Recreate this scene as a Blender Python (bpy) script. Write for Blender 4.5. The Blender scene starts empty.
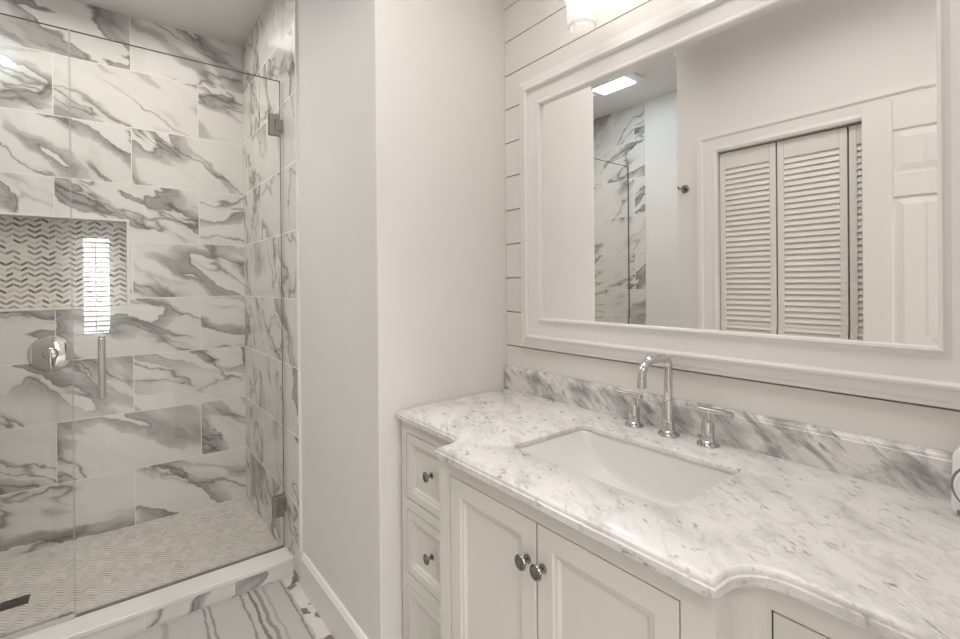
import bpy, bmesh, math, random
from mathutils import Vector, Matrix
random.seed(7)
SC = bpy.context.scene
COL = SC.collection
PI = math.pi

# ------------------------------------------------------------------ camera
cam_data = bpy.data.cameras.new('camera')
cam = bpy.data.objects.new('camera', cam_data)
COL.objects.link(cam)
F, YAW, PITCH, ROLL, SHIFT = 473.671, 0.90468, -0.0020, -0.00906, -35.207
fw = Vector((-math.sin(YAW)*math.cos(PITCH), math.cos(YAW)*math.cos(PITCH), math.sin(PITCH)))
r1 = Vector((math.cos(YAW), math.sin(YAW), 0)); u1 = r1.cross(fw)
r2 = r1*math.cos(ROLL)+u1*math.sin(ROLL); u2 = -r1*math.sin(ROLL)+u1*math.cos(ROLL)
M3 = Matrix((r2, u2, -fw)).transposed()
cam.matrix_world = Matrix.Translation((0, 0, 1.3287)) @ M3.to_4x4()
cam_data.sensor_fit = 'HORIZONTAL'; cam_data.sensor_width = 36.0
cam_data.lens = F/960*36.0
cam_data.shift_y = SHIFT/960
cam_data.clip_start = 0.02
SC.camera = cam

# ------------------------------------------------------------------ world, lights, exposure
w = bpy.data.worlds.new('sky'); SC.world = w; w.use_nodes = True
bg = w.node_tree.nodes['Background']
bg.inputs['Color'].default_value = (0.93, 0.97, 1.0, 1); bg.inputs['Strength'].default_value = 30.0
SC.view_settings.view_transform = 'Standard'; SC.view_settings.look = 'None'
SC.view_settings.exposure = 0.0; SC.view_settings.gamma = 1.0
SC.view_settings.use_curve_mapping = False

def area_light(name, loc, size, power, color, rot=(0, 0, 0), spread=180):
    d = bpy.data.lights.new(name, 'AREA'); d.shape = 'RECTANGLE'
    d.size, d.size_y = size; d.energy = power; d.color = color; d.spread = math.radians(spread)
    o = bpy.data.objects.new(name, d); COL.objects.link(o)
    o.location = loc; o.rotation_euler = rot
    return o
WARM = (1.0, 0.93, 0.84); NEUT = (1.0, 0.96, 0.90); COOL = (0.9, 0.96, 1.0)
area_light('shower_fill_light', (-2.68, -0.02, 2.78), (0.7, 1.1), 8.8, NEUT, spread=142)  # unseen area light added to brighten the shower
area_light('vanity_fill_light', (-0.6, 0.45, 2.78), (1.3, 0.5), 9.3, (1.0, 0.975, 0.94), spread=143)  # added overhead fill, spread narrowed so the shower glass does not reflect it
area_light('hall_fill_light', (-1.78, -0.2, 2.78), (0.5, 0.8), 3.3, (1.0, 0.97, 0.92), spread=112)  # fill added to lift the left wall, spread hides it from the mirror
area_light('bedroom_fill_light', (1.5, 0.1, 2.77), (1.6, 1.6), 82, (1.0, 0.985, 0.965))  # added unseen source, gives frontal fill through the doorway

# ------------------------------------------------------------------ constants (metres)
D, XC, HC, Y2 = 1.224, -1.377, 0.922, 0.6705
XS, YT, CEIL = -3.182, 0.6605, 2.794
ZSH = 0.0366          # shower floor
XG = -2.36            # glass
YFAR, YCL = -1.03, -0.27
XJ, XR = -1.497, 0.10

# ------------------------------------------------------------------ node helpers
class NT:
    def __init__(s, name):
        s.m = bpy.data.materials.new(name); s.m.use_nodes = True
        s.t = s.m.node_tree; s.n = s.t.nodes; s.l = s.t.links
        s.p = s.n['Principled BSDF']
    def put(s, sock, v):
        if isinstance(v, bpy.types.NodeSocket): s.l.new(v, sock)
        elif v is not None: sock.default_value = v
    def math(s, op, a, b=None, c=None, clamp=False):
        n = s.n.new('ShaderNodeMath'); n.operation = op; n.use_clamp = clamp
        s.put(n.inputs[0], a)
        if b is not None: s.put(n.inputs[1], b)
        if c is not None: s.put(n.inputs[2], c)
        return n.outputs[0]
    def pos(s):
        g = s.n.new('ShaderNodeNewGeometry'); x = s.n.new('ShaderNodeSeparateXYZ')
        s.l.new(g.outputs['Position'], x.inputs[0]); return x.outputs
    def obj(s):
        g = s.n.new('ShaderNodeTexCoord'); return g.outputs['Object']
    def comb(s, x, y, z=0.0):
        n = s.n.new('ShaderNodeCombineXYZ')
        for i, v in enumerate((x, y, z)): s.put(n.inputs[i], v)
        return n.outputs[0]
    def vmath(s, op, a, b):
        n = s.n.new('ShaderNodeVectorMath'); n.operation = op
        s.put(n.inputs[0], a); s.put(n.inputs[1], b); return n.outputs[0]
    def noise(s, vec, scale, detail=3.0, rough=0.55, dist=0.0):
        n = s.n.new('ShaderNodeTexNoise'); s.put(n.inputs['Vector'], vec)
        n.inputs['Scale'].default_value = scale; n.inputs['Detail'].default_value = detail
        n.inputs['Roughness'].default_value = rough; n.inputs['Distortion'].default_value = dist
        return n.outputs['Fac']
    def white(s, vec):
        n = s.n.new('ShaderNodeTexWhiteNoise'); n.noise_dimensions = '3D'; s.put(n.inputs['Vector'], vec)
        return n.outputs['Value'], n.outputs['Color']
    def ramp(s, fac, stops, interp='LINEAR'):
        n = s.n.new('ShaderNodeValToRGB'); s.put(n.inputs[0], fac); cr = n.color_ramp; cr.interpolation = interp
        while len(cr.elements) < len(stops): cr.elements.new(0.5)
        for e, (p, c) in zip(cr.elements, stops):
            e.position = p; e.color = (c, c, c, 1) if isinstance(c, (int, float)) else (*c, 1)
        return n.outputs[0]
    def mix(s, fac, a, b, mode='MIX'):
        n = s.n.new('ShaderNodeMix'); n.data_type = 'RGBA'; n.blend_type = mode
        s.put(n.inputs[0], fac)
        for i, v in ((6, a), (7, b)):
            s.put(n.inputs[i], v if isinstance(v, bpy.types.NodeSocket) else (*v, 1))
        return n.outputs[2]
    def bump(s, h, strength, dist):
        n = s.n.new('ShaderNodeBump'); n.inputs['Strength'].default_value = strength
        n.inputs['Distance'].default_value = dist; s.put(n.inputs['Height'], h)
        s.l.new(n.outputs[0], s.p.inputs['Normal'])
    def done(s, color, rough=0.5, metal=0.0, spec=0.5):
        s.put(s.p.inputs['Base Color'], color if isinstance(color, bpy.types.NodeSocket) else (*color, 1))
        s.put(s.p.inputs['Roughness'], rough); s.p.inputs['Metallic'].default_value = metal
        s.p.inputs['Specular IOR Level'].default_value = spec
        return s.m

def paint(name, col, rough=0.5, amt=0.03):
    t = NT(name)
    n = t.noise(t.obj(), 3.0, 2.0)
    f = t.ramp(n, [(0.3, 1.0-amt), (0.7, 1.0)])
    return t.done(t.mix(1.0, col, f, 'MULTIPLY'), rough)

def metal(name, col, rough):
    t = NT(name)
    n = t.noise(t.obj(), 40.0, 2.0)
    return t.done(col, t.math('MULTIPLY_ADD', n, rough*0.5, rough*0.75), 1.0)

def marble_tile(name, ax, w_, h_, u0, z0, ang, shift=0.5, seed=0.0, st=0.5, pp=1.8, base=(0.74, 0.72, 0.69)):
    t = NT(name); P = t.pos(); u = P[ax]; v = P[2]
    rv = t.math('DIVIDE', t.math('SUBTRACT', v, z0), h_)
    row = t.math('FLOOR', rv)
    odd = t.math('FLOORED_MODULO', row, 2.0)
    ru = t.math('ADD', t.math('DIVIDE', t.math('SUBTRACT', u, u0), w_), t.math('MULTIPLY', odd, shift))
    col = t.math('FLOOR', ru)
    fu = t.math('FRACT', ru); fv = t.math('FRACT', rv)
    eu = t.math('MULTIPLY', t.math('MINIMUM', fu, t.math('SUBTRACT', 1.0, fu)), w_)
    ev = t.math('MULTIPLY', t.math('MINIMUM', fv, t.math('SUBTRACT', 1.0, fv)), h_)
    edge = t.math('MINIMUM', eu, ev)
    grout = t.math('LESS_THAN', edge, 0.0019)
    rv1, rc = t.white(t.comb(row, col, seed))
    rs = t.n.new('ShaderNodeSeparateXYZ'); t.l.new(rc, rs.inputs[0])
    # vein frame, turned a little per tile
    a = t.math('MULTIPLY_ADD', t.math('SUBTRACT', rs.outputs[0], 0.5), 0.7, ang)
    ca = t.math('COSINE', a); sa = t.math('SINE', a)
    s_ = t.math('ADD', t.math('MULTIPLY', u, ca), t.math('MULTIPLY', v, sa))
    p_ = t.math('SUBTRACT', t.math('MULTIPLY', v, ca), t.math('MULTIPLY', u, sa))
    off = t.vmath('MULTIPLY', rc, (31.0, 17.0, 23.0))
    q = t.vmath('ADD', t.comb(t.math('MULTIPLY', s_, st), t.math('MULTIPLY', p_, pp), 0.0), off)
    wob = t.noise(t.comb(u, v, 0.3), 9.0, 3.0, 0.6)
    q = t.vmath('ADD', q, t.comb(0.0, t.math('MULTIPLY', t.math('SUBTRACT', wob, 0.5), 0.16), 0.0))
    # broad grey veins: one crisp dark edge, fading out on the other side
    n1 = t.noise(q, 1.6, 3.0, 0.5, 0.2)
    k1 = t.ramp(n1, [(0.0, 1.0), (0.442, 1.0), (0.449, 0.20), (0.458, 0.48), (0.470, 0.38), (0.480, 0.56), (0.505, 0.70), (0.515, 0.95), (0.55, 1.0)])
    m1 = t.ramp(t.noise(q, 0.9, 1.0), [(0.33, 0.0), (0.42, 1.0)])
    # thin dark veins
    q2 = t.vmath('ADD', q, (5.3, 9.1, 2.2))
    n2 = t.noise(q2, 2.3, 3.0, 0.5, 0.5)
    k2 = t.ramp(t.math('ABSOLUTE', t.math('SUBTRACT', n2, 0.5)), [(0.0, 0.25), (0.007, 0.50), (0.018, 0.88), (0.05, 1.0)])
    m2 = t.ramp(t.noise(q2, 1.4, 1.0), [(0.40, 0.0), (0.50, 1.0)])
    n3 = t.noise(q, 4.0, 5.0, 0.65, 0.3)
    k3 = t.ramp(n3, [(0.28, 0.90), (0.48, 1.0)])
    c = t.mix(m1, (1, 1, 1), k1)
    c = t.mix(1.0, c, t.mix(m2, (1, 1, 1), k2), 'MULTIPLY')
    c = t.mix(1.0, c, k3, 'MULTIPLY')
    vein = t.mix(t.math('MULTIPLY', c, 1.0), (0.0, 0.0, 0.0), (1, 1, 1))
    body = t.mix(vein, (0.090, 0.078, 0.067), base)
    colr = t.mix(grout, body, (0.80, 0.78, 0.74))
    t.bump(t.math('SUBTRACT', 1.0, grout), 0.25, 0.001)
    return t.done(colr, t.math('MULTIPLY_ADD', grout, 0.35, 0.17), 0.0, 0.5)

def chevron(name, ux, vx, cw, sh, slope, stops, grout_col, rough, bump=0.2, alt=True, gw=0.0008, fade=False):
    """columns along v, each column made of slanted strips"""
    t = NT(name); P = t.pos(); u = t.math('DIVIDE', P[ux], cw); v = P[vx]
    col = t.math('FLOOR', u); fu = t.math('FRACT', u)
    odd = t.math('FLOORED_MODULO', col, 2.0)
    # triangle wave
    tri = t.math('ADD', t.math('MULTIPLY', odd, t.math('SUBTRACT', 1.0, fu)), t.math('MULTIPLY', t.math('SUBTRACT', 1.0, odd), fu))
    vv = t.math('DIVIDE', t.math('ADD', v, t.math('MULTIPLY', tri, slope*cw)), sh)
    row = t.math('FLOOR', vv); fv = t.math('FRACT', vv)
    val, _ = t.white(t.comb(row, col, 3.0))
    blot = t.noise(t.comb(P[ux], P[vx], 0.0), 6.0, 2.0)
    blot = t.noise(t.comb(t.math('MULTIPLY', col, 7.31), t.math('MULTIPLY', v, 9.0), 0.0), 1.0, 1.0)
    val = t.math('MULTIPLY_ADD', t.math('SUBTRACT', blot, 0.5), 0.9, t.math('MULTIPLY', val, 0.8))
    if alt:
        val = t.math('ADD', val, 0.14)
        odd2 = t.math('FLOORED_MODULO', row, 2.0)
        val = t.math('MULTIPLY', val, odd2)
    c = t.ramp(val, stops)
    e = t.math('MINIMUM', t.math('MULTIPLY', t.math('MINIMUM', fu, t.math('SUBTRACT', 1.0, fu)), cw),
               t.math('MULTIPLY', t.math('MINIMUM', fv, t.math('SUBTRACT', 1.0, fv)), sh))
    g = t.math('LESS_THAN', e, gw)
    if fade:   # only the long joints show, and only in places
        ev = t.math('MULTIPLY', t.math('MINIMUM', fv, t.math('SUBTRACT', 1.0, fv)), sh)
        pt = t.ramp(t.math('MULTIPLY_ADD', t.noise(t.comb(P[ux], P[vx], 4.0), 11.0, 2.0), 0.6, t.math('MULTIPLY', t.white(t.comb(row, col, 8.0))[0], 0.5)), [(0.40, 0.2), (0.70, 1.0)])
        g = t.math('MULTIPLY', t.math('LESS_THAN', ev, gw), pt)
    c = t.mix(g, c, grout_col)
    t.bump(t.math('SUBTRACT', 1.0, g), bump, 0.001)
    return t.done(c, rough)

def carrara(name, sx=1.0):
    t = NT(name); o = t.obj()
    r = t.n.new('ShaderNodeVectorRotate'); r.rotation_type = 'Z_AXIS'
    t.l.new(o, r.inputs['Vector']); r.inputs['Angle'].default_value = 0.62
    if sx != 1.0: r.rotation_type = 'Y_AXIS'; r.inputs['Angle'].default_value = -0.62
    q = t.vmath('MULTIPLY', r.outputs[0], (1.0, 2.2, 2.0) if sx == 1.0 else (1.0, 1.0, 3.0))
    n1 = t.noise(q, 9.0, 6.0, 0.68, 0.2)
    k1 = t.ramp(n1, [(0.30, 0.62), (0.42, 0.86), (0.52, 0.98), (0.65, 1.0)])
    n2 = t.noise(t.vmath('ADD', q, (3.1, 7.7, 1.9)), 26.0, 3.0, 0.6, 0.3)
    k2 = t.ramp(n2, [(0.27, 0.22), (0.34, 0.66), (0.395, 1.0)])
    n3 = t.noise(t.vmath('ADD', q, (13.1, 2.7, 4.9)), 4.0, 6.0, 0.68, 0.5)
    k3 = t.ramp(t.math('ABSOLUTE', t.math('SUBTRACT', n3, 0.5)), [(0.0, 0.80), (0.008, 0.90), (0.03, 1.0)])
    c = t.mix(1.0, k1, k2, 'MULTIPLY'); c = t.mix(1.0, c, k3, 'MULTIPLY')
    if sx != 1.0:
        n4 = t.noise(t.vmath('ADD', q, (1.1, 22.7, 4.9)), 9.0, 5.0, 0.62, 0.4)
        c = t.mix(1.0, c, t.ramp(n4, [(0.36, 0.30), (0.45, 0.66), (0.55, 1.0)]), 'MULTIPLY')
    body = t.mix(c, (0.17, 0.158, 0.148), (0.79, 0.77, 0.755))
    return t.done(body, 0.16)

MAT = {}
MAT['wall'] = paint('wall_paint_warm_white', (0.81, 0.785, 0.76), 0.55)
MAT['ship'] = paint('shiplap_paint', (0.80, 0.765, 0.725), 0.45)
MAT['trim'] = paint('trim_paint_white', (0.84, 0.815, 0.79), 0.3)
MAT['frame'] = paint('mirror_frame_paint', (0.83, 0.805, 0.785), 0.3)
MAT['ceil'] = paint('ceiling_paint', (0.78, 0.76, 0.73), 0.7)
MAT['cab'] = paint('cabinet_paint', (0.80, 0.775, 0.74), 0.33)
MAT['door'] = paint('door_paint', (0.81, 0.785, 0.755), 0.4)
MAT['louvre'] = paint('louvre_paint', (0.80, 0.76, 0.705), 0.45)
MAT['bed'] = paint('bedroom_paint', (0.75, 0.735, 0.715), 0.6)
MAT['tile_back'] = marble_tile('marble_tile_back', 1, 0.63, 0.3083, 0.107, 0.032, -0.45, 0.5, 3.0)
MAT['tile_side'] = marble_tile('marble_tile_side', 0, 0.63, 0.3083, -2.45, 0.032, -1.0, 0.5, 6.0, 0.85, 1.5)
MAT['tile_far'] = marble_tile('marble_tile_far', 0, 0.63, 0.3083, -2.30, 0.032, 0.45, 0.5, 9.0)
MAT['tile_curb'] = marble_tile('marble_tile_curb', 1, 0.315, 0.3, 0.101, -0.1, 0.35, 0.0, 13.0)
MAT['niche'] = chevron('chevron_mosaic_niche', 1, 2, 0.0262, 0.0138, 0.62,
    [(0.0, (0.72, 0.69, 0.64)), (0.25, (0.60, 0.575, 0.53)), (0.45, (0.36, 0.335, 0.30)), (0.72, (0.22, 0.20, 0.18)), (0.9, (0.10, 0.09, 0.08))], (0.72, 0.69, 0.64), 0.18)
MAT['sfloor'] = chevron('chevron_mosaic_floor', 1, 0, 0.0262, 0.0215, 1.0,
    [(0.0, (0.71, 0.68, 0.64)), (0.5, (0.66, 0.63, 0.59)), (1.0, (0.60, 0.57, 0.53))], (0.16, 0.145, 0.13), 0.25, 0.5, False, 0.0026, True)  # niche mosaic in paler colours, glare on the floor painted in
MAT['carrara'] = carrara('carrara_marble')
MAT['splash'] = carrara('carrara_backsplash', 2.0)
MAT['sill'] = paint('curb_marble_top', (0.80, 0.77, 0.73), 0.2, 0.12)
MAT['chrome'] = metal('chrome', (0.66, 0.65, 0.64), 0.05)
MAT['nickel'] = metal('dark_nickel', (0.27, 0.255, 0.24), 0.2)
MAT['hinge'] = metal('brushed_nickel_hinge', (0.40, 0.375, 0.345), 0.18)
MAT['bronze'] = paint('dark_drain_steel', (0.045, 0.04, 0.035), 0.4, 0.5)
MAT['porc'] = paint('porcelain', (0.79, 0.775, 0.75), 0.12, 0.01)
MAT['plastic'] = paint('white_plastic', (0.84, 0.83, 0.82), 0.25, 0.01)
MAT['grey'] = paint('grey_plastic', (0.22, 0.22, 0.21), 0.3, 0.1)
MAT['seal'] = paint('door_sweep_seal', (0.20, 0.19, 0.175), 0.4, 0.1)
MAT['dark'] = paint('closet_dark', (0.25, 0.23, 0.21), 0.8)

t = NT('floor_mosaic'); o = t.obj()
v1 = t.n.new('ShaderNodeTexVoronoi'); t.l.new(o, v1.inputs['Vector']); v1.inputs['Scale'].default_value = 32
sx = t.n.new('ShaderNodeSeparateXYZ'); t.l.new(v1.outputs['Color'], sx.inputs[0])
c = t.ramp(sx.outputs[0], [(0.0, (0.62, 0.59, 0.55)), (0.84, (0.66, 0.63, 0.59)), (0.87, (0.16, 0.145, 0.13)), (1.0, (0.24, 0.22, 0.20))])
MAT['floor'] = t.done(c, 0.35)

t = NT('striped_rug'); P = t.pos()
wob = t.noise(t.comb(P[0], P[1], 0.0), 9.0, 4.0, 0.6)
wob2 = t.noise(t.comb(P[0], P[1], 0.0), 70.0, 2.0, 0.6)
yy = t.math('ADD', P[1], t.math('MULTIPLY_ADD', wob, 0.035, t.math('MULTIPLY', wob2, 0.012)))
yf = t.math('FRACT', t.math('DIVIDE', t.math('ADD', yy, 0.33), 1.0))
IV, LG, GR, DK = (0.70, 0.675, 0.63), (0.52, 0.49, 0.455), (0.36, 0.335, 0.31), (0.22, 0.205, 0.19)
bands = [(0.02, .010, GR), (0.12, .012, GR), (0.515, .014, LG), (0.645, .006, GR), (0.667, .006, GR), (0.785, .006, GR), (0.818, .007, DK), (0.845, .010, GR), (0.875, .006, LG), (0.945, .006, GR)]
col_ = t.mix(0.0, IV, IV)
for y_, w_, cc in bands:
    d_ = t.math('DIVIDE', t.math('ABSOLUTE', t.math('SUBTRACT', yf, y_)), w_)
    f_ = t.ramp(d_, [(0.55, 1.0), (1.0, 0.0)])
    col_ = t.mix(f_, col_, cc)
c = t.mix(t.math('MULTIPLY', wob2, 0.35), col_, LG)
fz = t.noise(t.comb(P[0], P[1], 0.0), 420.0, 2.0, 0.7)
c = t.mix(1.0, c, t.ramp(fz, [(0.35, 0.66), (0.62, 1.0)]), 'MULTIPLY')
t.bump(t.math('ADD', fz, wob2), 0.7, 0.006)
MAT['rug'] = t.done(c, 0.95, 0.0, 0.1)

def glass_mat(name, tint, refl=0.025, rough=0.0):
    m = bpy.data.materials.new(name); m.use_nodes = True; nt = m.node_tree; nt.nodes.clear()
    o_ = nt.nodes.new('ShaderNodeOutputMaterial'); mx = nt.nodes.new('ShaderNodeMixShader')
    tr = nt.nodes.new('ShaderNodeBsdfTransparent'); gl = nt.nodes.new('ShaderNodeBsdfGlossy')
    ge = nt.nodes.new('ShaderNodeNewGeometry'); dp = nt.nodes.new('ShaderNodeVectorMath'); dp.operation = 'DOT_PRODUCT'
    nt.links.new(ge.outputs['Normal'], dp.inputs[0]); nt.links.new(ge.outputs['Incoming'], dp.inputs[1])
    def mm(op, x, y=None):
        q = nt.nodes.new('ShaderNodeMath'); q.operation = op
        for k, v in enumerate((x, y)):
            if v is None: continue
            if isinstance(v, bpy.types.NodeSocket): nt.links.new(v, q.inputs[k])
            else: q.inputs[k].default_value = v
        return q.outputs[0]
    fres = mm('ADD', mm('MULTIPLY', mm('POWER', mm('SUBTRACT', 1.0, mm('ABSOLUTE', dp.outputs['Value'])), 5.0), 0.96), refl)
    nz = nt.nodes.new('ShaderNodeTexNoise'); nz.inputs['Scale'].default_value = 1.5
    rp = nt.nodes.new('ShaderNodeMapRange'); rp.inputs[3].default_value = rough; rp.inputs[4].default_value = rough+0.004
    nt.links.new(nz.outputs['Fac'], rp.inputs[0]); nt.links.new(rp.outputs[0], gl.inputs['Roughness'])
    tr.inputs[0].default_value = (*tint, 1); gl.inputs[0].default_value = (1, 1, 1, 1)
    nt.links.new(fres, mx.inputs[0]); nt.links.new(tr.outputs[0], mx.inputs[1]); nt.links.new(gl.outputs[0], mx.inputs[2])
    nt.links.new(mx.outputs[0], o_.inputs[0]); return m
MAT['glass'] = glass_mat('clear_glass', (0.988, 0.986, 0.98))
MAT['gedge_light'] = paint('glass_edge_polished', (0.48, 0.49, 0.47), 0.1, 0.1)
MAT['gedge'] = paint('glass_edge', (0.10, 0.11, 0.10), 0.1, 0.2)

m = bpy.data.materials.new('silvered_mirror'); m.use_nodes = True; nt = m.node_tree; nt.nodes.clear()
o_ = nt.nodes.new('ShaderNodeOutputMaterial'); gl = nt.nodes.new('ShaderNodeBsdfGlossy')
tc = nt.nodes.new('ShaderNodeTexNoise'); tc.inputs['Scale'].default_value = 0.8
rp = nt.nodes.new('ShaderNodeValToRGB'); rp.color_ramp.elements[0].color = (0.93, 0.935, 0.93, 1); rp.color_ramp.elements[1].color = (0.95, 0.95, 0.945, 1)
nt.links.new(tc.outputs['Fac'], rp.inputs[0]); nt.links.new(rp.outputs[0], gl.inputs[0])
gl.inputs['Roughness'].default_value = 0.0
nt.links.new(gl.outputs[0], o_.inputs[0]); MAT['mirror'] = m

def emit(name, col, strength):
    t = NT(name)
    n = t.noise(t.obj(), 2.0, 1.0)
    c_ = t.mix(1.0, col, t.ramp(n, [(0.3, 0.96), (0.7, 1.0)]), 'MULTIPLY')
    t.put(t.p.inputs['Emission Color'], c_); t.p.inputs['Emission Strength'].default_value = strength
    return t.done((0.9, 0.9, 0.9), 0.5)
MAT['led'] = emit('led_diffuser', (0.80, 0.92, 1.0), 35.0)
MAT['lamp'] = emit('frosted_lamp_tube', (1.0, 0.96, 0.92), 0.55)
MAT['bulb'] = emit('glowing_bulb', (1.0, 0.95, 0.90), 10.5)

def shade_mat():
    m = bpy.data.materials.new('ribbed_frosted_glass'); m.use_nodes = True; nt = m.node_tree; nt.nodes.clear()
    o_ = nt.nodes.new('ShaderNodeOutputMaterial'); mx = nt.nodes.new('ShaderNodeMixShader')
    tr = nt.nodes.new('ShaderNodeBsdfTransparent'); pb = nt.nodes.new('ShaderNodeBsdfPrincipled')
    pb.inputs['Base Color'].default_value = (0.92, 0.90, 0.87, 1); pb.inputs['Roughness'].default_value = 0.15
    nz = nt.nodes.new('ShaderNodeTexNoise'); nz.inputs['Scale'].default_value = 3.0
    rp = nt.nodes.new('ShaderNodeMapRange'); rp.inputs[3].default_value = 0.40; rp.inputs[4].default_value = 0.5
    nt.links.new(nz.outputs['Fac'], rp.inputs[0]); nt.links.new(rp.outputs[0], mx.inputs[0])
    nt.links.new(tr.outputs[0], mx.inputs[1]); nt.links.new(pb.outputs[0], mx.inputs[2])
    nt.links.new(mx.outputs[0], o_.inputs[0]); return m
MAT['shade'] = shade_mat()

# ------------------------------------------------------------------ geometry helpers
def box(bm, x0, x1, y0, y1, z0, z1):
    vs = [bm.verts.new((x, y, z)) for x in (x0, x1) for y in (y0, y1) for z in (z0, z1)]
    for f in ((0, 1, 3, 2), (4, 6, 7, 5), (0, 4, 5, 1), (2, 3, 7, 6), (0, 2, 6, 4), (1, 5, 7, 3)):
        bm.faces.new([vs[i] for i in f])
def BX(*a):
    bm = bmesh.new(); box(bm, *a); return bm
def rings(bm, loops, cap0=True, cap1=True, closed=True):
    R = [[bm.verts.new(p) for p in l] for l in loops]
    n = len(R[0])
    for a, b in zip(R, R[1:]):
        for i in range(n if closed else n-1):
            j = (i+1) % n
            bm.faces.new((a[i], a[j], b[j], b[i]))
    if cap0: bm.faces.new(R[0][::-1])
    if cap1: bm.faces.new(R[-1])
    return R
def frame_axes(d):
    d = Vector(d).normalized()
    a = Vector((0, 0, 1)) if abs(d.z) < 0.9 else Vector((1, 0, 0))
    x = d.cross(a).normalized(); y = d.cross(x).normalized()
    return d, x, y
def lathe(bm, base, axis, prof, seg=32, cap0=True, cap1=True):
    d, x, y = frame_axes(axis); b = Vector(base)
    L = [[b + d*h + (x*math.cos(2*PI*i/seg) + y*math.sin(2*PI*i/seg))*r for i in range(seg)] for r, h in prof]
    rings(bm, L, cap0, cap1)
def tube(bm, pts, r, seg=20):
    pts = [Vector(p) for p in pts]; L = []; prev = None
    for i, p in enumerate(pts):
        d = (pts[min(i+1, len(pts)-1)] - pts[max(i-1, 0)]).normalized()
        if prev is None: _, x, y = frame_axes(d)
        else:
            x = (prev - d*prev.dot(d)).normalized(); y = d.cross(x)
        prev = x
        rr = r[i] if isinstance(r, (list, tuple)) else r
        L.append([p + (x*math.cos(2*PI*k/seg) + y*math.sin(2*PI*k/seg))*rr for k in range(seg)])
    rings(bm, L)
def arc(c, a0, a1, r, n, ax1, ax2):
    c = Vector(c); ax1 = Vector(ax1); ax2 = Vector(ax2)
    return [c + (ax1*math.cos(a0+(a1-a0)*i/n) + ax2*math.sin(a0+(a1-a0)*i/n))*r for i in range(n+1)]

def obj(name, bm, mat, parent=None, bevel=0.0, smooth=False, mats=None, seg=2):
    me = bpy.data.meshes.new(name)
    bmesh.ops.recalc_face_normals(bm, faces=bm.faces)
    if parent is not None:
        # vertices are written in the thing's own frame
        off = parent.matrix_world_loc if False else None
        p = parent; loc = Vector((0, 0, 0))
        while p is not None: loc += p.location; p = p.parent
        bmesh.ops.translate(bm, verts=bm.verts, vec=-loc)
    bm.to_mesh(me); bm.free()
    for mm in (mats or [mat]): me.materials.append(MAT[mm])
    o = bpy.data.objects.new(name, me); COL.objects.link(o)
    if parent is not None: o.parent = parent
    if smooth:
        for f in me.polygons: f.use_smooth = True
        try: me.set_sharp_from_angle(angle=math.radians(38))
        except Exception: pass
    if bevel:
        b = o.modifiers.new('edge', 'BEVEL'); b.width = bevel; b.segments = seg; b.limit_method = 'ANGLE'; b.angle_limit = math.radians(40)
        b.harden_normals = False
    return o
def tag(o, label=None, cat=None, group=None, kind=None):
    if label: o['label'] = label
    if cat: o['category'] = cat
    if group: o['group'] = group
    if kind: o['kind'] = kind
    return o
def thing(name, label, cat, loc, group=None):
    o = bpy.data.objects.new(name, None); COL.objects.link(o); o.location = loc
    o.empty_display_size = 0.05
    return tag(o, label, cat, group)
def struct(name, bm, mat, bevel=0.0, mats=None, parent=None, smooth=False):
    o = obj(name, bm, mat, parent, bevel, smooth, mats)
    o['kind'] = 'structure'; return o

# ------------------------------------------------------------------ room shell
struct('floor', BX(-2.3, 0.22, -1.13, 1.324, -0.08, 0.0), 'floor')
struct('floor_shower', BX(-3.282, -2.378, -1.13, 0.66, -0.08, ZSH), 'sfloor')
struct('floor_bedroom', BX(0.22, 3.5, -2.1, 2.1, -0.08, 0.0), 'bed')
struct('ceiling', BX(-3.282, 3.5, -2.1, 2.1, CEIL, CEIL+0.08), 'ceil')
# mirror wall: shiplap boards with open grooves
bm = bmesh.new(); box(bm, XC-0.014, 0.22, D+0.012, D+0.10, 0.0, CEIL)
zg = [0.0] + [1.0875+0.1305*i for i in range(14)]
for a, b in zip(zg, zg[1:]):
    box(bm, XC-0.013, XR, D, D+0.012, a+0.0021, min(b, CEIL)-0.0021)
struct('wall_back', bm, 'ship')
bm = bmesh.new(); rings(bm, [[(-2.145, Y2, z), (XC, Y2, z), (XC-0.014, D, z), (XC-0.014, 1.324, z), (-2.145, 1.324, z)] for z in (0.0, CEIL)])
struct('wall_left', bm, 'wall', bevel=0.004)
# baseboards
bm = bmesh.new()
prof = [(0.0, 0.0), (0.014, 0.0), (0.014, 0.132), (0.010, 0.138), (0.011, 0.143), (0.006, 0.151), (0.0, 0.151)]
rings(bm, [[(x, Y2-d, z) for d, z in prof] for x in (-2.125, XC+0.014)])
rings(bm, [[(XC+d, y, z) for d, z in prof] for y in (Y2-0.014, 0.742)])
struct('baseboard_left', bm, 'trim')
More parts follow.
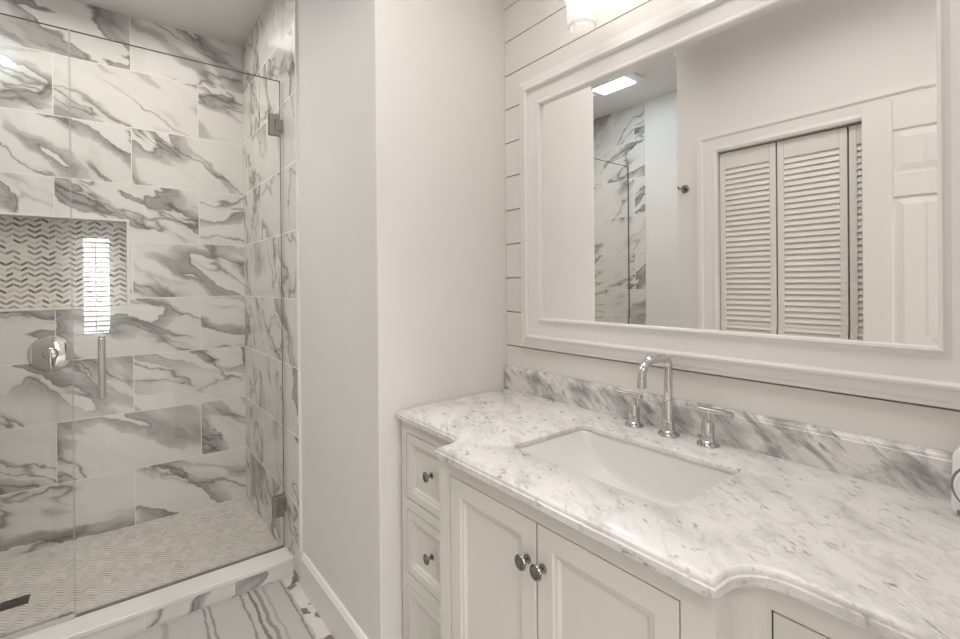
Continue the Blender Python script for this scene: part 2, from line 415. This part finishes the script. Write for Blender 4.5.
# shower walls
bm = BX(-3.282, -2.152, YT, YT+0.10, -0.05, CEIL)
struct('wall_shower_side', bm, 'tile_side')
struct('trim_1', BX(-2.152, -2.143, YT-0.002, YT+0.06, 0.0, CEIL), 'trim', 0.002)
NY0, NY1, NZ0, NZ1, ND = -0.92, 0.094, 1.213, 1.690, 0.09
bm = bmesh.new()
box(bm, XS-0.10, XS, -1.13, NY0, -0.05, CEIL); box(bm, XS-0.10, XS, NY1, YT, -0.05, CEIL)
box(bm, XS-0.10, XS, NY0, NY1, -0.05, NZ0); box(bm, XS-0.10, XS, NY0, NY1, NZ1, CEIL)
wb = struct('wall_shower_back', bm, 'tile_back')
struct('niche_mosaic', BX(XS-0.10, XS-ND, NY0, NY1, NZ0, NZ1), 'niche', parent=wb)
bm = bmesh.new(); e = 0.012; X0, X1 = XS-ND, XS+0.004
box(bm, X0, X1, NY0, NY1, NZ0, NZ0+e); box(bm, X0, X1, NY0, NY1, NZ1-e, NZ1)
box(bm, X0, X1, NY0, NY0+e, NZ0+e, NZ1-e); box(bm, X0, X1, NY1-e, NY1, NZ0+e, NZ1-e)
struct('niche_trim', bm, 'sill', 0.0015, parent=wb)
struct('wall_far_tiled', BX(-3.182, -2.204, YFAR-0.10, YFAR, -0.05, CEIL), 'tile_far')
struct('wall_far_painted', BX(-2.204, XJ, YFAR-0.10, YFAR-0.003, 0.0, CEIL), 'wall')
# shower curb
curb = struct('curb_tile', BX(-2.378, -2.249, YFAR, YT, -0.05, 0.060), 'tile_curb')
curb.name = 'trim_2'
struct('threshold', BX(-2.381, -2.242, YFAR, YT, 0.060, 0.080), 'sill', 0.003, parent=curb)
# closet wall with louvred doors
CX0, CX1, CZ = -1.262, -0.055, 2.05
bm = bmesh.new()
box(bm, XJ, CX0, YCL-0.10, YCL, 0, CEIL); box(bm, CX1, XR, YCL-0.10, YCL, 0, CEIL); box(bm, CX0, CX1, YCL-0.10, YCL, CZ, CEIL)
box(bm, XJ, XJ+0.10, YFAR, YCL-0.10, 0, CEIL)
struct('wall_front', bm, 'wall')
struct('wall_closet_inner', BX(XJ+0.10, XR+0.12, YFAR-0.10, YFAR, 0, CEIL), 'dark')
bm = bmesh.new()
W_ = 0.108
cp = [(0.0, 0.0), (0.0, 0.010), (0.012, 0.016), (0.03, 0.013), (0.072, 0.016), (0.082, 0.024), (0.106, 0.024), (0.108, 0.0)]
rings(bm, [[(CX0-u, YCL+h, 0.0), (CX0-u, YCL+h, CZ+u), (CX1+u, YCL+h, CZ+u), (CX1+u, YCL+h, 0.0)] for u, h in cp], False, False, False)
struct('trim_3', bm, 'trim')

def louvre_panel(n, x0, x1, label):
    st = 0.030; y0, y1 = YCL-0.045, YCL-0.017; z0, z1 = 0.02, CZ-0.008
    o = thing('door_%d' % n, label, 'closet door', ((x0+x1)/2, (y0+y1)/2, 0), 'louvred closet doors'); o['kind'] = 'structure'
    bm = bmesh.new()
    box(bm, x0, x0+st, y0, y1, z0, z1); box(bm, x1-st, x1, y0, y1, z0, z1)
    for a, b in ((z0, 0.17), (0.92, 1.00), (1.952, z1)): box(bm, x0+st, x1-st, y0, y1, a, b)
    obj('frame', bm, 'louvre', o, 0.002)
    for a, b in ((0.17, 0.92), (1.00, 1.952)):
        bm = bmesh.new(); n_ = int((b-a)/0.0285)
        for i in range(n_):
            zc = a+(i+0.5)*(b-a)/n_
            vs = [(y1-0.009, zc-0.0145), (y1-0.002, zc-0.0145), (y1-0.0015, zc-0.0125), (y1-0.012, zc+0.0165), (y1-0.018, zc+0.0165)]
            rings(bm, [[(x, y, z) for y, z in vs] for x in (x0+st, x1-st)])
        obj('louvre_slats', bm, 'louvre', o)
PB = [CX0, -0.972, -0.672, -0.360, CX1]
labs = ['louvred closet door panel next to the casing, leftmost in the mirror', 'louvred closet door panel, second from the left casing in the mirror',
        'louvred closet door panel peeking out beside the white panelled door', 'louvred closet door panel behind the open white door']
for i in range(4):
    louvre_panel(i+1, PB[i]+0.004, PB[i+1]-0.003, labs[i])
# six panel entry door standing open along the closet wall
def panel_door():
    x0, x1, y0, y1, z0, z1 = -0.604, 0.095, -0.244, -0.214, 0.015, 2.095
    o = thing('door_5', 'white six-panel door standing open in front of the louvred closet', 'door', ((x0+x1)/2, (y0+y1)/2, 0)); o['kind'] = 'structure'
    bm = bmesh.new(); box(bm, x0, x1, y0+0.006, y1-0.006, z0, z1)
    cols = [(x0+0.105, x0+0.105+0.205), (x1-0.105-0.205, x1-0.105)]
    rows = [(0.25, 0.90), (1.05, 1.68), (1.78, 1.965)]
    for ya, yb in ((y1-0.006, y1), (y0, y0+0.006)):
        xs = [x0, cols[0][0], cols[0][1], cols[1][0], cols[1][1], x1]
        for a, b in ((xs[0], xs[1]), (xs[2], xs[3]), (xs[4], xs[5])): box(bm, a, b, ya, yb, z0, z1)
        zs = [z0, rows[0][0], rows[0][1], rows[1][0], rows[1][1], rows[2][0], rows[2][1], z1]
        for ca, cb in cols:
            for a, b in ((zs[0], zs[1]), (zs[2], zs[3]), (zs[4], zs[5]), (zs[6], zs[7])): box(bm, ca, cb, ya, yb, a, b)
    obj('door_leaf', bm, 'door', o, 0.003)
    for ca, cb in cols:
        for ra, rb in rows:
            bm = bmesh.new(); L = []
            for ins, dy in ((0.010, 0.0), (0.036, 0.0045), (0.036, 0.0045)):
                L.append([(ca+ins, y1-0.006+dy, ra+ins), (cb-ins, y1-0.006+dy, ra+ins), (cb-ins, y1-0.006+dy, rb-ins), (ca+ins, y1-0.006+dy, rb-ins)])
            rings(bm, L[:2]); obj('raised_panel', bm, 'door', o)
panel_door()
# doorway wall and bedroom beyond
bm = bmesh.new()
box(bm, XR, XR+0.12, 0.45, 1.324, 0, CEIL); box(bm, XR, XR+0.12, -0.27, 0.45, 2.10, CEIL); box(bm, XR, XR+0.12, -1.03, -0.27, 0, CEIL)
struct('wall_right', bm, 'wall')
WX, WY0, WY1, WZ0, WZ1 = 3.4, -0.62, 0.05, 0.68, 2.03
bm = bmesh.new()
box(bm, WX, WX+0.1, -2.1, WY0, 0, CEIL); box(bm, WX, WX+0.1, WY1, 2.1, 0, CEIL)
box(bm, WX, WX+0.1, WY0, WY1, 0, WZ0); box(bm, WX, WX+0.1, WY0, WY1, WZ1, CEIL)
box(bm, 0.22, WX+0.1, -2.2, -2.1, 0, CEIL); box(bm, 0.22, WX+0.1, 2.1, 2.2, 0, CEIL)
box(bm, 0.12, 0.22, -2.2, -1.03, 0, CEIL); box(bm, 0.12, 0.22, 1.324, 2.2, 0, CEIL)
struct('wall_bedroom', bm, 'bed')
bm = bmesh.new()
for ya, yb in ((WY0, WY0+0.05), (-0.36, -0.25),  (WY1-0.03, WY1)): box(bm, WX+0.01, WX+0.07, ya, yb, WZ0, WZ1)
box(bm, WX-0.045, WX+0.07, -0.131, -0.117, WZ0, WZ1); box(bm, WX+0.01, WX+0.07, WY0, WY1, WZ0, WZ0+0.03); box(bm, WX+0.01, WX+0.07, WY0, WY1, WZ1-0.03, WZ1)
win = struct('window_1', bm, 'trim')
bm = bmesh.new()
box(bm, WX+0.035, WX+0.04, WY0+0.05, WY1-0.03, WZ0+0.03, WZ1-0.03); struct('pane', bm, 'glass', parent=win)
bm = bmesh.new()
for ya_, yb_ in ((WY0+0.02, -0.134), (-0.114, WY1-0.01)):
    for i in range(20):
        zc = WZ0+0.06+i*(WZ1-WZ0-0.11)/19
        rings(bm, [[(WX-0.030, y, zc-0.013), (WX-0.027, y, zc-0.013), (WX-0.012, y, zc+0.013), (WX-0.015, y, zc+0.013)] for y in (ya_, yb_)])
box(bm, WX-0.035, WX-0.001, WY0+0.01, -0.134, WZ1-0.03, WZ1); box(bm, WX-0.035, WX-0.001, -0.114, WY1-0.01, WZ1-0.03, WZ1)
tag(obj('window_blind', bm, 'plastic'), 'white slatted blind over the bright bedroom window', 'blind')

# ------------------------------------------------------------------ countertop
def offset_loop(pts, d):
    """inset a CCW loop by d"""
    n = len(pts); out = []
    for i in range(n):
        p0 = Vector(pts[i-1]); p1 = Vector(pts[i]); p2 = Vector(pts[(i+1) % n])
        a = (p1-p0).normalized(); b = (p2-p1).normalized()
        na = Vector((-a.y, a.x)); nb = Vector((-b.y, b.x)); nn = na+nb
        nn = nn/max(nn.length_squared, 1e-6)*2 if nn.length > 1e-6 else na
        out.append(p1+nn*d)
    return out
CXL, CXR = -1.0035, -0.3070
YF, YS, RN = 0.6385, 0.7275, 0.058
def arc2(c, a0, a1, r, n): return [(c[0]+r*math.cos(a0+(a1-a0)*i/n), c[1]+r*math.sin(a0+(a1-a0)*i/n)) for i in range(n+1)]
outer = [(-1.3895, 1.2235), (-1.3775, YS)]
outer += arc2((CXL-RN, YS-RN), PI/2, 0, RN, 12)
outer += [(CXL, YF), (CXR, YF)]
outer += arc2((CXR+RN+0.004, YS-RN), PI, PI/2, RN+0.003, 12)
outer += [(0.0995, YS+0.003), (0.0995, 1.2235)]
# CCW when seen from above? left-back -> left-front -> right-front -> right-back : yes
SX0, SX1, SY0, SY1, SR = -0.886, -0.456, 0.790, 1.066, 0.022
def rrect(x0, x1, y0, y1, r, n=6):
    P = []
    for cx, cy, a in ((x1-r, y0+r, -PI/2), (x1-r, y1-r, 0), (x0+r, y1-r, PI/2), (x0+r, y0+r, PI)):
        P += arc2((cx, cy), a, a+PI/2, r, n)
    return P
bm = bmesh.new()
prof = [(0.012, 0.897), (0.0008, 0.897), (0.0, 0.898), (0.0, 0.9110), (0.0010, 0.9120), (0.0045, 0.9122), (0.0045, 0.9140), (0.0052, 0.9170), (0.0075, 0.9200), (0.0115, 0.9217), (0.0135, 0.9220)]
L = [[(p[0], p[1], z) for p in offset_loop(outer, d)] for d, z in prof]
R = rings(bm, L, False, False)
hole = [(-0.030, 0.897), (-0.030, 0.9095), (0.0, 0.9100), (0.0, 0.9195), (-0.0008, 0.9210), (-0.0025, 0.9220)]
H = []
for d, z in hole:
    H.append([(p[0], p[1], z) for p in rrect(SX0+d, SX1-d, SY0+d, SY1-d, SR-min(d, 0))])
RH = rings(bm, H, False, False)
for ring_o, ring_h in ((R[-1], RH[-1]), (R[0], RH[0])):
    ed = []
    for rg in (ring_o, ring_h):
        for i in range(len(rg)):
            e_ = bm.edges.get((rg[i], rg[(i+1) % len(rg)]))
            ed.append(e_)
    bmesh.ops.triangle_fill(bm, use_beauty=True, use_dissolve=False, edges=ed)
top = obj('countertop', bm, 'carrara', None, 0, True)
tag(top, 'white carrara marble countertop with notched front edge on the vanity', 'countertop')
# backsplash
bm = bmesh.new()
lp = [(D-0.001, 0.9222), (D-0.018, 0.9222), (D-0.018, 0.995), (D-0.0155, 0.9975), (D-0.0155, 0.9995), (D-0.013, 1.004), (D-0.008, 1.0072), (D-0.001, 1.0085)]
rings(bm, [[(x, y, z) for y, z in lp] for x in (XC-0.004, 0.0995)])
tag(obj('backsplash', bm, 'splash', None, 0, True), 'grey veined marble backsplash strip along the wall behind the faucet', 'backsplash')

# ------------------------------------------------------------------ sink
sk = thing('sink', 'white rectangular undermount basin set in the marble countertop', 'sink', (-0.671, 0.928, 0.76))
bm = bmesh.new(); L = []; ZR = 0.9092
half = [(-0.900, ZR), (-0.889, ZR), (-0.887, 0.907), (-0.880, 0.896), (-0.868, 0.876), (-0.852, 0.855), (-0.832, 0.834), (-0.808, 0.816), (-0.778, 0.801), (-0.745, 0.791), (-0.710, 0.785), (-0.671, 0.782)]
full = half + [(-1.342-x, z) for x, z in half[-2::-1]]
ya, yb = SY0-0.003, SY1+0.003
for x, z in full:
    row_ = [(ya-0.012, ZR)]
    row_ += [(ya, ZR), (ya+0.003, min(ZR, z+0.030)), (ya+0.008, min(ZR, z+0.012)), (ya+0.016, min(ZR, z+0.003)), (ya+0.03, z), (ya+0.09, z-0.001 if z < 0.79 else z)]
    row_ += [(2*0.928-y, zz) for y, zz in row_[::-1]]
    L.append([(x, y, zz) for y, zz in row_])
rings(bm, L, False, False, False)
b_ = obj('basin', bm, 'porc', sk, 0, True)
sm = b_.modifiers.new('wall', 'SOLIDIFY'); sm.thickness = 0.008; sm.offset = -1
bm = bmesh.new(); lathe(bm, (-0.671, 0.93, 0.7815), (0, 0, 1), [(0.024, 0), (0.024, 0.003), (0.018, 0.004), (0.010, 0.002)], 28)
obj('drain', bm, 'chrome', sk, 0, True)

# ------------------------------------------------------------------ faucet
FX, FY = -0.680, 1.1665
fc = thing('faucet', 'chrome widespread faucet with arched spout and two lever handles', 'faucet', (FX, FY, HC))
bm = bmesh.new()
lathe(bm, (FX, FY, HC), (0, 0, 1), [(0.0265, 0.0), (0.0275, 0.002), (0.0265, 0.006), (0.019, 0.009), (0.0155, 0.013), (0.0155, 0.092), (0.0142, 0.094), (0.0115, 0.094)], 32)
obj('spout_base', bm, 'chrome', fc, 0, True)
ZT, RB = 1.130, 0.026
pts = [(FX, FY, 1.012), (FX, FY, 1.05), (FX, FY, ZT-RB)]
pts += arc((FX, FY-RB, ZT-RB), 0, PI/2, RB, 10, (0, 1, 0), (0, 0, 1))[1:]
RC = 0.042
pts += arc((FX, FY-0.122+RC, ZT-RC), PI/2, PI, RC, 12, (0, 1, 0), (0, 0, 1))
pts += [(FX, FY-0.122, 1.069)]
bm = bmesh.new(); tube(bm, pts, 0.0108, 24)
sp = obj('spout', bm, 'chrome', fc, 0, True)
bm = bmesh.new(); lathe(bm, (FX, FY-0.122, 1.064), (0, 0, 1), [(0.0095, 0.0), (0.0115, 0.001), (0.0115, 0.018), (0.011, 0.019)], 24)
obj('aerator', bm, 'chrome', sp, 0, True)
for sx_, hx in ((-1, -0.7855), (1, -0.5765)):
    bm = bmesh.new()
    lathe(bm, (hx, FY+0.002, HC), (0, 0, 1), [(0.0255, 0.0), (0.0265, 0.002), (0.0255, 0.006), (0.018, 0.009), (0.0148, 0.013), (0.0148, 0.054), (0.012, 0.060), (0.0068, 0.0615), (0.0068, 0.083)], 28)
    h_ = obj('handle', bm, 'chrome', fc, 0, True)
    bm = bmesh.new()
    xa, xb = hx-sx_*0.026, hx+sx_*0.062
    d_ = 1 if xb > xa else -1
    lathe(bm, (xa, FY+0.002, HC+0.087), (d_, 0, 0), [(0.005, 0), (0.0078, 0.0015), (0.0078, abs(xb-xa)-0.0015), (0.0055, abs(xb-xa))], 20)
    obj('lever', bm, 'chrome', h_, 0, True)

# ------------------------------------------------------------------ vanity cabinet
YC, YD = 0.661, 0.746
VL, VR = -1.3765, 0.070
van = thing('vanity_cabinet', 'white painted vanity cabinet with inset panel doors and drawers', 'vanity', (-0.665, 0.93, 0))
bm = bmesh.new()
box(bm, VL+0.006, -1.016, YD+0.022, 1.22, 0.0, 0.780)
box(bm, VL+0.006, VL+0.03, YD+0.022, 1.22, 0.780, 0.896)
box(bm, -1.000, -0.334, YC+0.024, 1.22, 0.0, 0.740)
box(bm, -0.318, VR, YD+0.022, 1.22, 0.0, 0.780)
obj('carcass', bm, 'cab', van)
bm = bmesh.new()
T = 0.022
def face(bm, x0, x1, y, holes_x, holes_z, zt=0.896, zb=0.0):
    """stiles and rails around a grid of openings"""
    xs = [x0] + [v for h in holes_x for v in h] + [x1]
    for i in range(0, len(xs), 2): box(bm, xs[i], xs[i+1], y, y+T, zb, zt)
    for a, b in holes_x:
        zs = [zb] + [v for h in holes_z for v in h] + [zt]
        for i in range(0, len(zs), 2): box(bm, a, b, y, y+T, zs[i], zs[i+1])
DZ = [(0.135, 0.372), (0.406, 0.614), (0.645, 0.856)]
face(bm, VL+0.006, -1.016, YD, [(-1.340, -1.050)], DZ)
face(bm, -1.016, -0.318, YC, [(-0.972, -0.369)], [(0.12, 0.857)])
face(bm, -0.318, VR, YD, [(-0.280, 0.030)], DZ)
box(bm, -1.016, -0.999, YC+T, YD+T, 0, 0.896); box(bm, -0.335, -0.318, YC+T, YD+T, 0, 0.896)
# coved corner fillers under the notches
def cove(bm, xc, sgn):
    r_ = 0.040
    c_ = (xc+sgn*r_, YD-r_)
    P_ = [(xc, YD)] + [(c_[0]-sgn*r_*math.cos(a_), c_[1]+r_*math.sin(a_)) for a_ in [PI/2*i/10 for i in range(11)]]
    rings(bm, [[(x, y, z) for x, y in P_] for z in (0.0, 0.896)])
cove(bm, -0.318, 1); cove(bm, -1.016, -1)
obj('face_frame', bm, 'cab', van, 0.0015)

def shaker(x0, x1, z0, z1, y, rail, th=0.02):
    bm = bmesh.new()
    def rc(i, yy): return [(x0+i, yy, z0+i), (x1-i, yy, z0+i), (x1-i, yy, z1-i), (x0+i, yy, z1-i)]
    L = [rc(0, y+th), rc(0, y+0.001), rc(0.001, y), rc(rail, y), rc(rail+0.003, y+0.003), rc(rail+0.010, y+0.0045), rc(rail+0.014, y+0.0095), rc(rail+0.02, y+0.0105)]
    rings(bm, L); return bm
def knob(parent, x, y, z, r=0.0155, depth=0.024):
    bm = bmesh.new()
    lathe(bm, (x, y, z), (0, -1, 0), [(0.0095, 0.0), (0.0095, 0.002), (0.007, 0.004), (0.0045, 0.006), (0.0045, depth-0.010), (0.007, depth-0.007), (r-0.001, depth-0.005), (r, depth-0.003), (r-0.001, depth-0.001), (r-0.004, depth), (r-0.006, depth-0.001)], 28)
    return tag(obj('knob', bm, 'nickel', parent, 0, True), 'round dark nickel knob')
g = 0.0032
for x0, x1, kx in ((-0.972, -0.6705, -0.6945), (-0.6705, -0.369, -0.6515)):
    dr = obj('door', shaker(x0+g, x1-g/2 if x0 < -0.7 else x1-g, 0.12+g, 0.857-g, YC+0.001, 0.040), 'cab', van, 0, False)
    knob(dr, kx, YC+0.001, 0.772)
for x0, x1, kx in ((-1.340, -1.050, -1.190), (-0.280, 0.030, -0.125)):
    for z0, z1 in DZ:
        dr = obj('drawer', shaker(x0+g, x1-g, z0+g, z1-g, YD+0.001, 0.026), 'cab', van, 0, False)
        knob(dr, kx, YD+0.001, (z0+z1)/2+0.012)

# ------------------------------------------------------------------ mirror
mr = thing('wall_mirror', 'large white framed mirror hung on the shiplap wall above the faucet', 'mirror', (-0.672, D, 1.58))
IX0, IX1, IZ0, IZ1 = -1.180, -0.1645, 1.2045, 1.957
bm = bmesh.new()
fp = [(0.0, 0.012), (0.0, 0.023), (0.002, 0.029), (0.007, 0.030), (0.011, 0.025), (0.018, 0.020), (0.063, 0.019), (0.0645, 0.027), (0.069, 0.032), (0.074, 0.031), (0.080, 0.025), (0.098, 0.021), (0.103, 0.018), (0.112, 0.016), (0.112, 0.0005)]
L = []
for i, h in fp:
    L.append([(IX0-i, D-h, IZ0-i), (IX1+i, D-h, IZ0-i), (IX1+i, D-h, IZ1+i), (IX0-i, D-h, IZ1+i)])
rings(bm, L, False, False)
obj('frame', bm, 'frame', mr)
bm = bmesh.new(); bv = 0.020; ym = D-0.013
def mrect(i, y): return [(IX0-0.001+i, y, IZ0-0.001+i), (IX1+0.001-i, y, IZ0-0.001+i), (IX1+0.001-i, y, IZ1+0.001-i), (IX0-0.001+i, y, IZ1+0.001-i)]
rings(bm, [mrect(0.0, ym+0.010), mrect(0.0, ym-0.0005), mrect(bv, ym)])
obj('mirror_glass', bm, 'mirror', mr)

# ------------------------------------------------------------------ vanity light
vl = thing('vanity_light', 'wall light with ribbed glass cylinder shades above the mirror', 'wall light', (-0.672, D, 2.27))
bm = bmesh.new(); box(bm, -1.00, -0.34, D-0.025, D, 2.33, 2.43); obj('backplate', bm, 'chrome', vl, 0.004)
for lx in (-0.915, -0.672, -0.429):
    yc_ = 1.112
    bm = bmesh.new(); tube(bm, [(lx, D-0.02, 2.38), (lx, yc_, 2.38), (lx, yc_, 2.345)], 0.010, 14)
    arm = obj('arm', bm, 'chrome', vl, 0, True)
    bm = bmesh.new(); lathe(bm, (lx, yc_, 2.31), (0, 0, 1), [(0.047, 0), (0.047, 0.03), (0.02, 0.042)], 32); obj('cap', bm, 'chrome', vl, 0, True)
    bm = bmesh.new(); seg = 96; LL = []
    for r_, z in ((0.046, 2.315), (0.046, 2.100), (0.043, 2.088), (0.036, 2.083)):
        LL.append([(lx+(r_+0.0007*math.cos(24*2*PI*i/seg))*math.cos(2*PI*i/seg), yc_+(r_+0.0007*math.cos(24*2*PI*i/seg))*math.sin(2*PI*i/seg), z) for i in range(seg)])
    rings(bm, LL, False, False); obj('glass_shade', bm, 'shade', vl, 0, True)
    bm = bmesh.new(); lathe(bm, (lx, yc_, 2.104), (0, 0, 1), [(0.018, 0.0), (0.024, 0.002), (0.024, 0.08)], 32)
    obj('lamp_tube', bm, 'lamp', vl, 0, True)
    bm = bmesh.new(); lathe(bm, (lx, yc_, 2.19), (0, 0, 1), [(0.010, 0.0), (0.022, 0.006), (0.026, 0.02), (0.026, 0.09), (0.014, 0.12)], 32)
    obj('bulb', bm, 'bulb', vl, 0, True)

# ------------------------------------------------------------------ shower glass
GZ0, GZ1, GT = 0.087, 2.299, 0.010
YSP = -0.108
gd = thing('glass_door', 'frameless clear glass shower door with two hinges and a pull', 'shower door', (XG, 0.27, 0.08))
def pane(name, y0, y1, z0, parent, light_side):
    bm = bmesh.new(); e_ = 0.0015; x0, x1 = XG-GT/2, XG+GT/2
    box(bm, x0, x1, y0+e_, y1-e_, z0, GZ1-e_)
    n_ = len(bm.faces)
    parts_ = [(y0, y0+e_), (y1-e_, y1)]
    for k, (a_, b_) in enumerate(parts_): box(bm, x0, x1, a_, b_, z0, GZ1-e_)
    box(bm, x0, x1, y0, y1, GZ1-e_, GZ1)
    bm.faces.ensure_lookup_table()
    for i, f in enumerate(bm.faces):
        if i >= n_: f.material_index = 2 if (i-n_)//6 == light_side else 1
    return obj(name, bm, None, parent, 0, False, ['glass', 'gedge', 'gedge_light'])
pane('glass', YSP+0.002, YT-0.008, GZ0, gd, 0)
bm = BX(XG-0.006, XG+0.006, YSP+0.003, YT-0.010, 0.0805, 0.0875); obj('bottom_seal', bm, 'seal', gd)
for zc in (2.086, 0.282):
    bm = bmesh.new()
    for s_ in (-1, 1):
        xa = XG+s_*(GT/2+0.0005); xb = xa+s_*0.009
        box(bm, min(xa, xb), max(xa, xb), YT-0.060, YT-0.010, zc-0.050, zc+0.050)
    hg = obj('hinge', bm, 'hinge', gd, 0.0025)
    bm = bmesh.new(); box(bm, XG-0.02, XG+0.02, YT-0.034, YT-0.0005, zc-0.026, zc+0.026)
    tag(obj('pivot_block', bm, 'hinge', hg, 0.002), 'narrow pivot block')
bm = bmesh.new(); hy = -0.020
for s_ in (-1, 1):
    x_ = XG+s_*0.052
    tube(bm, [(x_, hy, 0.905), (x_, hy, 1.133)], 0.0115, 20)
    for z in (0.94, 1.10): tube(bm, [(XG+s_*0.0052, hy, z), (x_, hy, z)], 0.008, 16)
obj('pull_handle', bm, 'chrome', gd, 0.002, True)
gp = thing('glass_panel', 'fixed clear glass shower panel beside the door, held in a chrome channel', 'shower panel', (XG, -0.57, 0.08))
pane('glass', YFAR+0.002, YSP, 0.083, gp, 1)
bm = bmesh.new(); box(bm, XG-0.011, XG+0.011, YFAR+0.002, YSP-0.004, 0.0802, 0.100); obj('channel', bm, 'chrome', gp, 0.001)

# ------------------------------------------------------------------ shower valve, drain
vy, vz = -0.225, 0.999
sv = thing('shower_valve', 'round chrome shower valve plate with a lever under the niche', 'shower valve', (XS, vy, vz))
bm = bmesh.new(); lathe(bm, (XS, vy, vz), (1, 0, 0), [(0.086, 0.0), (0.088, 0.003), (0.086, 0.006), (0.060, 0.011), (0.030, 0.013)], 48)
obj('plate', bm, 'chrome', sv, 0, True)
bm = bmesh.new(); lathe(bm, (XS+0.012, vy, vz), (1, 0, 0), [(0.030, 0.0), (0.030, 0.022), (0.024, 0.030), (0.012, 0.032)], 36)
obj('hub', bm, 'chrome', sv, 0, True)
bm = bmesh.new(); tube(bm, [(XS+0.038, vy, vz+0.02), (XS+0.040, vy, vz-0.03), (XS+0.046, vy+0.004, vz-0.078)], [0.009, 0.008, 0.0065], 16)
obj('lever', bm, 'chrome', sv, 0, True)
dn = thing('shower_drain', 'dark linear drain grate set in the mosaic shower floor', 'drain', (-2.71, -0.62, ZSH))
bm = bmesh.new(); box(bm, -2.745, -2.672, -0.95, -0.266, ZSH, ZSH+0.0015); obj('grate', bm, 'bronze', dn)
bm = bmesh.new()
for i in range(24): box(bm, -2.735, -2.682, -0.94+i*0.028, -0.925+i*0.028, ZSH+0.0015, ZSH+0.003)
obj('bars', bm, 'bronze', dn)

# ------------------------------------------------------------------ rug
bm = bmesh.new()
nx, ny = 60, 40; rx0, rx1, ry0, ry1 = -2.238, -1.05, -0.30, 0.607
G = [[None]*(ny+1) for _ in range(nx+1)]
for i in range(nx+1):
    for j in range(ny+1):
        y = ry0+(ry1-ry0)*j/ny
        if j in (0, ny): y += random.uniform(-0.006, 0.006)
        x = rx0+(rx1-rx0)*i/nx + (random.uniform(-0.003, 0.004) if i in (0, nx) else 0)
        edge_ = i in (0, nx) or j in (0, ny)
        G[i][j] = bm.verts.new((x, y, 0.003 if edge_ else 0.011+random.uniform(-0.0008, 0.0008)))
for i in range(nx):
    for j in range(ny): bm.faces.new((G[i][j], G[i+1][j], G[i+1][j+1], G[i][j+1]))
ext = bmesh.ops.extrude_face_region(bm, geom=bm.faces[:])
for v in [v for v in ext['geom'] if isinstance(v, bmesh.types.BMVert)]: v.co.z = 0.0005
tag(obj('rug', bm, 'rug', None, 0, True), 'ivory woven rug with wavy grey stripes lying against the shower curb', 'rug')

# ------------------------------------------------------------------ ceiling light seen in the mirror
cl = thing('ceiling_light', 'rectangular white ceiling light panel near the shower, seen in the mirror', 'ceiling light', (-2.11, -0.53, CEIL))
bm = bmesh.new(); box(bm, -2.285, -1.93, -0.615, -0.455, CEIL-0.014, CEIL-0.0005); obj('housing', bm, 'trim', cl, 0.004)
bm = bmesh.new(); box(bm, -2.275, -2.005, -0.606, -0.464, CEIL-0.018, CEIL-0.014); obj('diffuser', bm, 'led', cl)

# ------------------------------------------------------------------ robe hook, plastic box
hk = thing('robe_hook', 'small metal robe hook on the painted wall beside the closet casing', 'hook', (-1.452, YCL, 1.876))
bm = bmesh.new(); lathe(bm, (-1.452, YCL, 1.876), (0, 1, 0), [(0.024, 0.0), (0.024, 0.004), (0.020, 0.008)], 28); obj('rosette', bm, 'nickel', hk, 0, True)
bm = bmesh.new(); tube(bm, [(-1.452, YCL+0.006, 1.876), (-1.452, YCL+0.03, 1.872), (-1.462, YCL+0.05, 1.872), (-1.468, YCL+0.055, 1.885)], [0.008, 0.007, 0.006, 0.005], 14); obj('hook_arm', bm, 'nickel', hk, 0, True)

pb = thing('plastic_dispenser', 'white rounded plastic dispenser standing on the counter by the backsplash', 'dispenser', (-0.09, 1.16, HC))
bm = bmesh.new(); L = []
for y, i in ((1.185, 0.004), (1.182, 0.0), (1.139, 0.0), (1.135, 0.004)):
    P_ = []
    for x, z in rrect(-0.142+i, -0.045-i, HC+0.001+i, HC+0.119-i, 0.016): P_.append((x+0.003*(z-HC)/0.119 if x < -0.09 else x, y, z))
    L.append(P_)
rings(bm, L); obj('body', bm, 'plastic', pb, 0, True)
bm = bmesh.new(); lathe(bm, (-0.098, 1.136, HC+0.056), (0, -1, 0), [(0.040, 0.0), (0.040, 0.004), (0.036, 0.007), (0.030, 0.006)], 36); obj('dial', bm, 'plastic', pb, 0, True)
bm = bmesh.new(); box(bm, -0.134, -0.055, 1.1335, 1.136, HC+0.005, HC+0.014); obj('slot', bm, 'grey', pb, 0.001)
bm = bmesh.new(); lathe(bm, (-0.098, 1.1355, HC+0.056), (0, -1, 0), [(0.0435, 0.0), (0.0435, 0.0012)], 36); obj('dial_ring', bm, 'grey', pb, 0, True)
